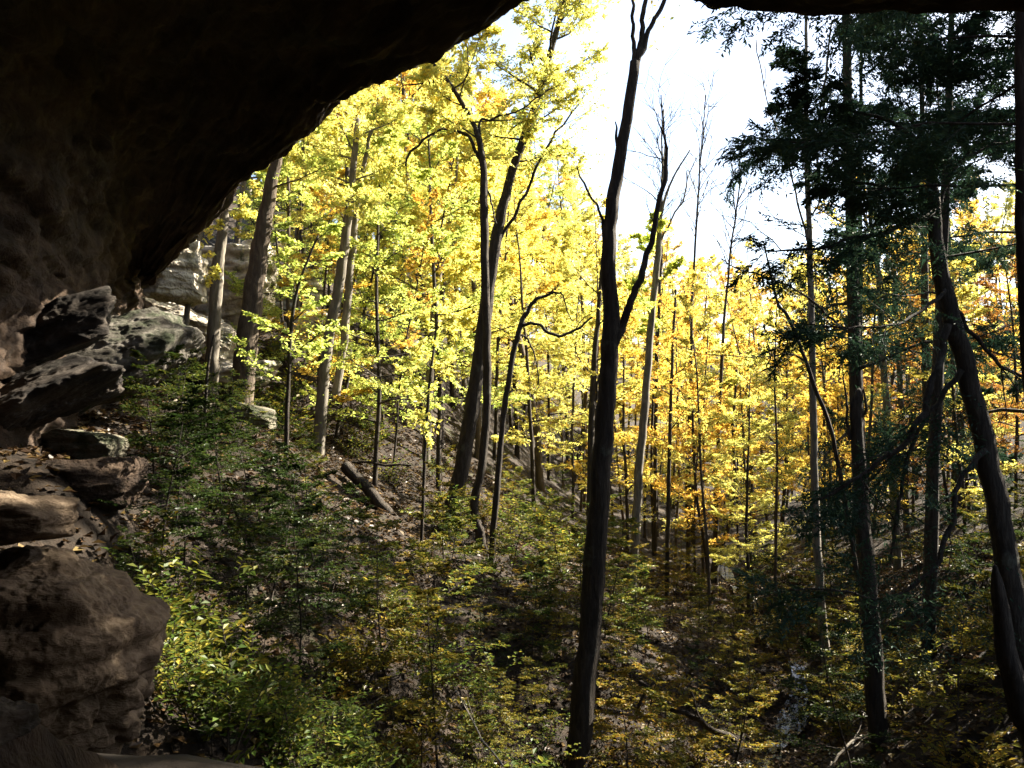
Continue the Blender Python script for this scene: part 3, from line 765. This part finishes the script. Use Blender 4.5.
# middle right
tree("slender_tree", "slender straight dark tree just left of the tall forked tree", [(589, 560, 9), (590, 480, 9), (592, 410, 9), (595, 350, 8), (598, 320, 7), (601, 270, 4)], 28,
     branches=[dict(pts=[(592, 415, 4), (597, 395, 4), (598, 372, 3)])], crown=dict(Ycr, n=9, f0=.55, len0=1.4, len1=1.3, size=.1, twigs=7, subs=4, nl=6))
tree("grey_tree", "grey trunk just right of the tall forked tree", [(632, 602, 14), (635, 540, 13), (640, 460, 12), (646, 390, 11), (652, 310, 10), (658, 255, 9), (661, 215, 5), (672, 180, 3), (690, 150, 2)], 26, 'bark_grey',
     branches=[dict(pts=[(659, 250, 4), (670, 220, 3), (683, 200, 3), (688, 170, 2)], fine=6, flen=1.4, fup=.6), dict(pts=[(658, 235, 3), (664, 160, 2), (664, 110, 2)], fine=4, flen=1.2, fup=.6)], crown=dict(Ycr, mat='lime', n=5, f0=.6, f1=.8, len0=1.2, len1=.8, size=.12, twigs=6))
tree("slender_tree", "very straight thin dark trunk in the golden wood right of the grey trunk", [(667, 582, 6), (668, 520, 6), (670, 430, 5), (673, 340, 4), (676, 290, 3)], 30, crown=dict(Ycr, mat='gold', n=10, f0=.5, len0=1.4, len1=1.3, size=.1, twigs=7, subs=4, nl=6))
tree("curved_tree", "thin bent trunk leaning in the golden wood beyond the stream", [(712, 578, 10), (722, 545, 7), (730, 520, 6), (735, 480, 5), (733, 430, 4), (737, 370, 3)], 34, crown=dict(Ycr, mat='gold', n=10, f0=.4, len0=1.6, len1=1.3, size=.1, twigs=7, subs=4, nl=6))
tree("slender_tree", "thin dark leaning trunk left of the bent trunk in the golden wood", [(708, 575, 5), (704, 540, 5), (697, 500, 4), (694, 450, 4), (692, 400, 3)], 32, crown=dict(Ycr, mat='gold', n=10, f0=.4, len0=1.6, len1=1.3, size=.1, twigs=7, subs=4, nl=6))
for lab, pp, d_ in [("bare twiggy tree top fading against the white sky gap", [(688, 560, 6), (690, 420, 5), (692, 300, 4), (698, 200, 3), (703, 130, 2), (706, 95, 1.5)], 36),
                    ("thin bare tree with upright twigs beside the grey trunk in the sky gap", [(655, 560, 6), (656, 400, 5), (660, 280, 4), (662, 190, 3), (663, 110, 2)], 38),
                    ("slight bare tree leaning right under the end of the sky gap", [(716, 560, 6), (719, 420, 5), (724, 320, 4), (732, 240, 3), (741, 180, 2)], 34)]:
    tree("bare_tree", lab, pp[:3], d_, wk=.75, branches=[dict(pts=pp[2:], fine=20, flen=2.6, fup=.7, fr=.018, name="treetop")])
# right side
tree("pale_tree", "long pale straight trunk rising through the hemlock boughs to the sky", [(833, 708, 14), (824, 640, 13), (818, 560, 12), (815, 490, 11), (813, 400, 10), (811, 300, 9), (808, 200, 8), (806, 110, 7), (806, 30, 5), (806, -60, 4)], 19, 'bark_grey', crown=dict(mat='yellow', n=0, size=.11, twigs=20, subs=9, nl=10, twl=.55, t0=.1, flat=.5),
     branches=[dict(pts=[(806, -60, 5), (815, -180, 5), (820, -300, 4), (825, -460, 2)], leafy=1, name="added_shade_stem"), dict(pts=[(806, -70, 4), (760, -150, 4), (700, -230, 3), (640, -300, 2)], leafy=1, d1=20, name="added_shade_stem"),  # leafy crown out of view overhead, added to shade the left slope
               dict(pts=[(810, -100, 4), (870, -170, 4), (940, -240, 3), (1000, -300, 2)], leafy=1, d1=21, name="added_shade_stem"), dict(pts=[(812, -130, 4), (800, -200, 4), (760, -330, 3), (720, -430, 2)], leafy=1, d1=23, name="added_shade_stem"),
               dict(pts=[(815, -160, 4), (860, -230, 4), (890, -330, 3), (920, -440, 2)], leafy=1, d1=17, name="added_shade_stem"), dict(pts=[(806, -60, 4), (790, -140, 4), (810, -220, 3), (840, -260, 2)], leafy=1, d1=24, name="added_shade_stem"),
               dict(pts=[(813, 200, 5), (820, 130, 4), (826, 70, 4), (832, 20, 3)], fine=2, d=19), dict(pts=[(807, 240, 4), (790, 170, 3), (770, 110, 2), (755, 40, 2)], fine=5, flen=1.2, fup=.4), dict(pts=[(812, 215, 3), (840, 165, 3), (855, 120, 2)], fine=4)])
tree("broken_snag", "dark broken snag with a splintered top among the hemlocks", [(880, 768, 27), (876, 700, 25), (871, 620, 23), (866, 560, 21), (860, 480, 18), (857, 430, 16), (857, 405, 14), (859, 390, 8)], 14, flare=1.1,
     branches=[dict(pts=[(850, 440, 5), (846, 415, 4), (844, 377, 2)], name="splinter"), dict(pts=[(852, 425, 5), (851, 410, 4), (852, 395, 2)], name="splinter"), dict(pts=[(862, 425, 5), (864, 405, 4), (864, 388, 2)], name="splinter")], cat="dead tree")
tree("slender_tree", "straight thin dark trunk rising behind the broken snag", [(862, 560, 8), (861, 450, 8), (860, 330, 7), (860, 200, 6), (861, 80, 5), (862, -30, 4)], 23, branches=[dict(pts=[(861, 190, 3), (840, 150, 2), (825, 120, 2)], fine=3)])
tree("forked_grey_tree", "grey trunk with a fork behind the hemlock boughs", [(897, 560, 12), (893, 480, 11), (886, 400, 10), (882, 330, 9), (878, 270, 8), (872, 235, 6), (868, 180, 4)], 25, 'bark_grey',
     branches=[dict(pts=[(873, 240, 5), (855, 190, 4), (835, 150, 3), (825, 130, 2)], fine=3), dict(pts=[(884, 360, 5), (862, 345, 4), (835, 320, 3)], fine=3), dict(pts=[(882, 320, 5), (888, 250, 4), (893, 180, 3), (895, 120, 2)], fine=3)], crown=dict(Ycr, mat='gold', n=7, f0=.6, len0=1.6, len1=1.3, size=.1, twigs=7, subs=4, nl=6))
tree("slender_tree", "brown trunk between the grey fork and the leaning hemlock", [(908, 560, 9), (905, 480, 9), (901, 400, 8), (897, 330, 7), (893, 250, 6)], 30, 'bark_brown', crown=dict(Ycr, mat='gold', n=9, f0=.6, len0=1.6, len1=1.3, size=.1, twigs=7, subs=4, nl=6))
tree("hemlock", "dark straight trunk left of the leaning hemlock", [(926, 700, 21), (929, 620, 19), (931, 540, 18), (934, 450, 16), (939, 350, 15), (943, 250, 13), (948, 130, 10), (952, 0, 7), (955, -120, 5)], 16.5,
     crown=dict(mat='needle', n=13, f0=.5, len0=2.4, len1=1.8, up0=.1, up1=.25, size=.08, ratio=.26, twigs=15, subs=10, nl=17, flat=.32, jit=.45, droop=.25, twl=.42, twig_r=.004))
tree("bent_tree", "bare bent sapling leaning left in front of the pale trunk", [(839, 470, 6), (828, 420, 6), (815, 388, 6), (800, 345, 5), (787, 315, 5), (778, 303, 4), (770, 270, 3), (764, 245, 2)], 17.5, branches=[dict(pts=[(806, 362, 3), (790, 355, 3), (765, 357, 2), (720, 355, 1.5), (690, 352, 1)], fine=3, flen=.7), dict(pts=[(842, 330, 4), (822, 308, 4), (795, 290, 3), (760, 275, 3), (735, 268, 2), (722, 258, 1.5)], fine=5, flen=.7)])
# the big leaning hemlock
HN = dict(mat='needle', n=8, f0=.9, f1=.99, len0=1.6, len1=1.2, up0=.0, up1=.2, size=.065, ratio=.27, twigs=18, subs=12, nl=18, flat=.32, jit=.45, droop=.25, twl=.42, twig_r=.003)
tree("hemlock", "big black hemlock trunk leaning across the right side with bare drooping limbs", [(1035, 720, 36), (1022, 660, 34), (1008, 570, 30), (990, 470, 27), (968, 375, 25), (952, 320, 23), (940, 270, 21), (935, 220, 17), (931, 180, 14), (922, 150, 10), (905, 130, 7), (880, 118, 5), (850, 110, 3)], 10.5,
     branches=[dict(pts=[(948, 325, 12), (936, 370, 11), (922, 410, 10), (905, 440, 9), (880, 460, 7), (855, 478, 5), (820, 500, 3)], leafy=1, fine=6, name="drooping_limb", d=10.4, d1=9.6),
               dict(pts=[(962, 370, 9), (945, 395, 8), (920, 425, 7), (905, 470, 6), (898, 520, 5), (890, 560, 3)], fine=6, name="drooping_limb", d=10.4, d1=10.6),
               dict(pts=[(985, 450, 10), (965, 475, 8), (948, 530, 8), (930, 570, 7), (905, 592, 6), (870, 600, 4), (840, 590, 3), (790, 590, 2)], leafy=1, fine=6, name="drooping_limb", d=10.4, d1=9.5),
               dict(pts=[(946, 300, 8), (965, 320, 7), (985, 350, 6), (1010, 372, 5), (1040, 385, 3)], fine=6, name="limb"),
               dict(pts=[(934, 210, 8), (915, 222, 7), (885, 232, 6), (850, 240, 5), (810, 248, 4), (765, 252, 2)], leafy=1, fine=4, name="limb", d=10.4, d1=9.6),
               dict(pts=[(930, 170, 8), (905, 158, 7), (870, 150, 6), (835, 142, 5), (800, 140, 4), (765, 145, 2)], leafy=1, fine=4, name="limb", d=10.4, d1=10.6),
               dict(pts=[(932, 180, 7), (920, 200, 6), (890, 190, 5), (850, 180, 4), (815, 180, 3)], leafy=1, fine=4, name="limb", d=10.4, d1=11.6),
               dict(pts=[(936, 215, 6), (955, 165, 5), (985, 148, 4), (1020, 140, 3)], fine=6, name="limb"),
               dict(pts=[(945, 290, 6), (920, 310, 5), (890, 325, 4), (850, 330, 3), (790, 338, 2)], leafy=1, fine=4, name="limb", d=10.4, d1=9.4)], crown=HN, k=14)
tree("hemlock", "black trunk at the right edge of the view under the shelter lip", [(1034, 420, 20), (1027, 330, 20), (1024, 240, 19), (1023, 120, 18), (1022, 0, 17), (1022, -120, 14)], 8.5, k=12,
     crown=dict(HN, n=7, f0=.72, len0=2.2, len1=2.4, az=(2.6, .9)))
tree("broken_stump", "dark broken stump in the bottom right corner below the leaning hemlock", [(1040, 760, 34), (1022, 712, 32), (1008, 660, 27), (1002, 620, 22), (997, 585, 16), (995, 566, 6)], 9.0, cat="stump")

# ------------------------------------------------------------------ repeated trees
def ylimit(x):
    return float(np.interp(x, [0, 560, 585, 600, 625, 680, 720, 750, 800, 900, 1024], [-900, -900, 40, 165, 225, 228, 245, 262, 245, 225, 150]))


talls = {c: [tall_template(100 + 10 * i_ + k_, 14 + k_, .12 + .02 * k_, c, b, size=.09) for k_, b in enumerate(['bark', 'bark_brown', 'bark_grey'])] for i_, c in enumerate(['yellow', 'lime', 'gold'])}
thin = {c: [tall_template(200 + 10 * i_ + k_, 9 + k_, .06 + .01 * k_, c, 'bark', n=18, f0=.2, len0=1.9, len1=.8, size=.07, twigs=10, subs=7, nl=9, up0=.12, up1=.6, flat=.22) for k_ in range(2)] for i_, c in enumerate(['yellow', 'lime', 'gold', 'rust'])}
pole = [tall_template(600 + k_, 12 + k_, .05 + .012 * k_, ('gold', 'yellow')[k_ % 2], ('bark', 'bark_brown')[k_ % 2], n=12, f0=.45, len0=1.3, len1=.7, size=.08, twigs=9, subs=5, nl=7) for k_ in range(4)]
taken = []


def scatter(n, xr, dr, mind, tries=4000, cond=None):
    out = []
    for _ in range(tries):
        if len(out) >= n: break
        px = rng.uniform(*xr); d = math.sqrt(rng.uniform(dr[0] ** 2, dr[1] ** 2)); x = (px - 512) / F * d
        if cond and not cond(px, d, x): continue
        if any((x - a) ** 2 + (d - b) ** 2 < mind ** 2 for a, b in taken): continue
        taken.append((x, d)); out.append((px, d, x))
    return out


def cliff_ok(px, d, x, m=1.0):
    # keep clear of the rock: stay in front of the cliff line
    if d < 15.5: return x > -.56 * d + m * .6
    lx = np.interp(d, lip[::-1, 1][3:], lip[::-1, 0][3:]) if d < 33 else -14
    return x > lx + m


def put(tp, x, d, s, label, cat, group, crown_r=2.0, hgt=15.0, smin=.45):
    z = H(x, d); px = px_of(x, d)
    w = crown_r * s * F / d * .55
    lim = max(ylimit(px - w), ylimit(px), ylimit(px + w))
    top = (HOR - lim) / F * d
    s = min(s, (top - z) / hgt)
    if s < smin: return None
    return place(tp, (x, d, z), rng.uniform(0, 6.28), s, label, cat, group, (rng.normal() * .03, rng.normal() * .03))


names = {'yellow': "bright yellow", 'lime': "yellow green", 'gold': "golden orange", 'rust': "rust brown"}
for zone, n, xr, dr, mind, mix, where in [
        ("tall", 36, (215, 590), (31, 80), 2.6, [('yellow', .62), ('lime', .2), ('gold', .18)], "on the sunny left hillside"),
        ("tall", 20, (600, 1060), (44, 95), 3.2, [('gold', .4), ('yellow', .5), ('lime', .1)], "in the glowing wood beyond the stream"),
        ("tall", 46, (560, 1060), (85, 150), 4.5, [('gold', .5), ('yellow', .5)], "on the far hill beyond the glowing wood"),
        ("thin", 38, (235, 590), (24, 52), 1.7, [('yellow', .45), ('lime', .45), ('gold', .1)], "low on the sunny left hillside"),
        ("thin", 36, (560, 860), (27, 60), 1.7, [('gold', .7), ('yellow', .3)], "in the glowing wood beyond the stream"),
        ("pole", 50, (590, 880), (24, 60), 1.0, [('gold', 1)], "in the glowing wood beyond the stream"),
        ("pole", 26, (240, 590), (24, 55), 1.3, [('gold', 1)], "on the sunny left hillside"),
        ("thin", 22, (850, 1080), (22, 50), 1.7, [('gold', .5), ('rust', .35), ('yellow', .15)], "on the shaded right bank behind the hemlocks")]:
    lib = talls if zone == "tall" else thin
    for px, d, x in scatter(n, xr, dr, mind, cond=cliff_ok):
        if 470 < px < 690 and d < 34: continue
        if zone == "pole":
            put(pole[rng.integers(4)], x, d, rng.uniform(.7, 1.3), f"slim bare stemmed pole tree {where}", "tree", f"pole trees {where}", 1.0, 14, .3); continue
        c = rng.choice([m[0] for m in mix], p=[m[1] for m in mix])
        tp = lib[c][rng.integers(len(lib[c]))]
        word = ("tall" if zone == "tall" else "slender young")
        put(tp, x, d, rng.uniform(.75, 1.35), f"{word} {names[c]} tree {where}", "tree", f"{word} trees {where}", 2.2 if zone == "tall" else 1.5, 16 if zone == "tall" else 10.5, .4 if zone == "tall" else .35)

# hemlocks: behind the leaning one, and unseen ones added further right for shade
hem = [hemlock_template(301), hemlock_template(302, 13, .16, 30, 2.6)]
for i_, (x, y, s, lab) in enumerate([(8.5, 21.6, (1.05, 1.05, 1.7), "hemlock with blue green boughs against the sky beside the pale trunk"), (12.6, 21.5, (1.4, 1.4, 1.6), "dark hemlock on the right bank at the edge of the view"),
                                     (11.8, 25.2, (1.0, 1.0, 1.6), "hemlock with thin trunk added for shade farther back between the other hemlocks"), (14.5, 29, 1.0, "hemlock half hidden on the upper right bank"), (11.5, 11.5, 1.3, None), (15, 10, 1.4, None), (9.6, 9.3, 1.1, None), (10.4, 12.7, (.9, .9, 1.5), None), (12.8, 14, 1.4, None), (13.2, 17.4, (1.1, 1.1, 1.7), None), (9.2, 10.8, (.8, .8, 1.3), None)]):  # the thin one farther back is also added for its shade
    place(hem[(0, 0, 1, 0, 0, 1, 0, 1, 0, 1, 0, 1, 0, 0, 1)[i_ % 15]], (x, y, H(x, y)), i_ * 1.1, s, lab or "unseen hemlock added for shade on the right bank beyond the edge of view", "hemlock", "hemlocks on the right bank")

# understory: beech saplings with level sprays
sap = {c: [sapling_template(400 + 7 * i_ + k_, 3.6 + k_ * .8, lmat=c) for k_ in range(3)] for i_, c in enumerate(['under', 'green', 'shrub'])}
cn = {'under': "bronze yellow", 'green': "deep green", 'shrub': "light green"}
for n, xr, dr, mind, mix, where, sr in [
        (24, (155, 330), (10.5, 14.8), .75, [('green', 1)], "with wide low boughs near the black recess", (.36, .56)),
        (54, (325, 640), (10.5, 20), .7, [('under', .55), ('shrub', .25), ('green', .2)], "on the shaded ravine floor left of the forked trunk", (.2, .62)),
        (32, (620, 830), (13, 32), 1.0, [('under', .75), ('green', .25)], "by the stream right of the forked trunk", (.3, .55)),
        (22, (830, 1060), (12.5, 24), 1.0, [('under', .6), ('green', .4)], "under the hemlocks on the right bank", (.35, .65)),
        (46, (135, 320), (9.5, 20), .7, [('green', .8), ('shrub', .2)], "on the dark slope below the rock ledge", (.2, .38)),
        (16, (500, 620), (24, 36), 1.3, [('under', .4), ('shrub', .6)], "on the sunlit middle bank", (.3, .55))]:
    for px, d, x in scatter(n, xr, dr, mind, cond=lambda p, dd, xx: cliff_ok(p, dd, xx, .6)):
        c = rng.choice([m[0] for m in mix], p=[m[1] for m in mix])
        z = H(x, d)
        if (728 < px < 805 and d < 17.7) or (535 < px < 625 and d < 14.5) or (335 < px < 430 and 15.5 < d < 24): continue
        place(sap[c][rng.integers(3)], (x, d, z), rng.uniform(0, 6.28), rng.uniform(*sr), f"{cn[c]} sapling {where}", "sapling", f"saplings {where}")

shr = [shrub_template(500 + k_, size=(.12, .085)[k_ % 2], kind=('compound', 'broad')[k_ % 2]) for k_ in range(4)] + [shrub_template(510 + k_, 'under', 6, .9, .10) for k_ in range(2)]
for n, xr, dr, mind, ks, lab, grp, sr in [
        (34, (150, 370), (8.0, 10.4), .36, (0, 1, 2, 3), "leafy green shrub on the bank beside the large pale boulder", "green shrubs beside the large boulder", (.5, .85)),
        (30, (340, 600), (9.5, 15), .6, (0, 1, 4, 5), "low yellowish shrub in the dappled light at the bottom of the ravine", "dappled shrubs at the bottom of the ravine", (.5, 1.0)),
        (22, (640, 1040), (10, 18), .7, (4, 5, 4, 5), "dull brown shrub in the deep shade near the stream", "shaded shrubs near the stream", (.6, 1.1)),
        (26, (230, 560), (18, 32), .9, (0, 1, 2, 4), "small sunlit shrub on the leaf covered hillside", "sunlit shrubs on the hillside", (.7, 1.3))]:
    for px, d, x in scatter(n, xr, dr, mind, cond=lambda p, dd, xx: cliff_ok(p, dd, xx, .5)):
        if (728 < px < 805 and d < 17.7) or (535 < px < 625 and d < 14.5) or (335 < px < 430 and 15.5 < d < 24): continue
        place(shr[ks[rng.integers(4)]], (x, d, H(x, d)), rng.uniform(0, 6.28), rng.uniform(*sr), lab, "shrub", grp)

# ------------------------------------------------------------------ leaf litter (stuff)
def litter(name, n, xr, yr, size):
    pts = np.column_stack([rng.uniform(*xr, n), rng.uniform(*yr, n)])
    z = np.concatenate([Hs(c) for c in np.array_split(pts, 20)])
    z = z + np.where((stream_dist(pts) < .38) & (rng.random(n) < .6), .12, 0)
    nrm = unit(rng.normal(size=(n, 3)) * .35 + np.array([0, 0, 1.]))
    D = unit(np.column_stack([rng.normal(size=(n, 2)), rng.normal(size=n) * .15]))
    g = G(); add_leaves(g, np.column_stack([pts, z + rng.uniform(.01, .05, n)]), D, nrm, rng.uniform(.6, 1.3, n) * size, .7)
    tag(link(name, g.mesh(name, M['litter'], smooth=False)), "brown fallen leaves strewn over the forest floor", "leaf litter", kind="stuff")


litter("leaf_litter", 60000, (-11, 12), (7, 36), .13)

# ------------------------------------------------------------------ fallen wood
def log(name, label, pts, d, d1=None, mat='bark', fine=0, cat="fallen log", group=None, k=8, flen=.8):
    w, rad = px_path(pts, d, d1); wp, rp = smooth_path(w, rad * .5, 5, 1.2); base = wp[0].copy()
    for q in wp: pass
    g = G(); g.tube(wp - base, rp, k, .12)
    r = np.random.default_rng(len(label))
    for _ in range(fine):
        S, T = along(wp - base, [r.uniform(.3, .95)])
        p = path(r, S[0], T[0] + r.normal(size=3) * .6, flen * r.uniform(.4, 1), 5, .15)
        g.tube(p, np.linspace(rp.mean() * .45, .003, 5), 4, cap=False)
    o = link(name, g.mesh(name, M[mat]), None, Vector(base)); return tag(o, label, cat, group)


log("fallen_log", "dark fallen log slanting down the leafy bank left of the thick trunk", [(345, 466, 24), (370, 492, 24), (395, 522, 22), (418, 546, 18)], 22, 20.5, fine=3)
log("fallen_log", "thin fallen log lying level across the leafy hillside", [(352, 462, 5), (380, 464, 5), (412, 466, 4)], 24)
log("fallen_log", "dark fallen log near the stream pointing at the forked trunk", [(735, 740, 12), (700, 720, 11), (665, 700, 10), (640, 680, 8)], 15.5, 15, fine=4)
log("fallen_branch", "bleached dead branch lying at the bottom of the view", [(503, 766, 4), (485, 745, 4), (478, 735, 3), (468, 710, 2.5), (455, 690, 2)], 9.5, 10.5, 'deadwood', 4, "branch", flen=.4)
log("dead_stem", "pale forked dead stem rising from the dark slope behind the large boulder", [(178, 660, 3), (180, 625, 3), (178, 590, 2.5), (177, 570, 1.5)], 10, None, 'deadwood', 0, "dead stem", k=5)
log("dead_stem", "pale curved dead twig leaning right beside the forked dead stem", [(179, 650, 3), (186, 625, 2.5), (193, 600, 2), (195, 575, 1.5)], 10, None, 'deadwood', 0, "dead stem", k=5)
log("fallen_branch", "grey root like branch leaning up the shaded right bank", [(890, 720, 5), (895, 690, 6), (905, 660, 7), (915, 645, 5), (930, 620, 3)], 15.5, 16, 'bark_grey', 3, "branch")
log("fallen_branch", "pale leaning branch at the foot of the snag by the stream", [(830, 766, 4), (845, 750, 5), (862, 735, 4)], 13, 13.5, 'bark_grey', 2, "branch")
log("fallen_branch", "dark leaning branch standing out of the shade beyond the forked trunk", [(636, 715, 5), (645, 695, 6), (653, 682, 4)], 15, None, 'bark', 1, "branch")

# ------------------------------------------------------------------ light
AZ, EL = R(60), R(38)
sd = Vector((math.sin(AZ) * math.cos(EL), math.cos(AZ) * math.cos(EL), math.sin(EL)))
sl = bpy.data.lights.new("sun", 'SUN'); sl.energy = 5.0; sl.angle = R(.5); sl.color = (1, .91, .75)
so = bpy.data.objects.new("sun", sl); COL.objects.link(so); so.rotation_euler = (-sd).to_track_quat('-Z', 'Y').to_euler(); so.location = (20, 20, 40)
wd = bpy.data.worlds.new("World"); sc.world = wd; wd.use_nodes = True
nt = wd.node_tree; bg = nt.nodes["Background"]
sky = nt.nodes.new("ShaderNodeTexSky"); sky.sky_type = 'NISHITA'; sky.sun_disc = False
sky.sun_elevation = EL; sky.sun_rotation = AZ; sky.dust_density = 2.0
nt.links.new(sky.outputs[0], bg.inputs[0]); bg.inputs[1].default_value = .05

sc.view_settings.view_transform = 'Standard'; sc.view_settings.look = 'None'; sc.view_settings.gamma = 1
sc.view_settings.use_curve_mapping = False; sc.view_settings.exposure = 3.05
sc.cycles.use_denoising = True
sc.cycles.max_bounces = 5; sc.cycles.diffuse_bounces = 2; sc.cycles.glossy_bounces = 2; sc.cycles.transmission_bounces = 4; sc.cycles.transparent_max_bounces = 4
sc.cycles.sample_clamp_indirect = 6
sc.cycles.caustics_reflective = False; sc.cycles.caustics_refractive = False
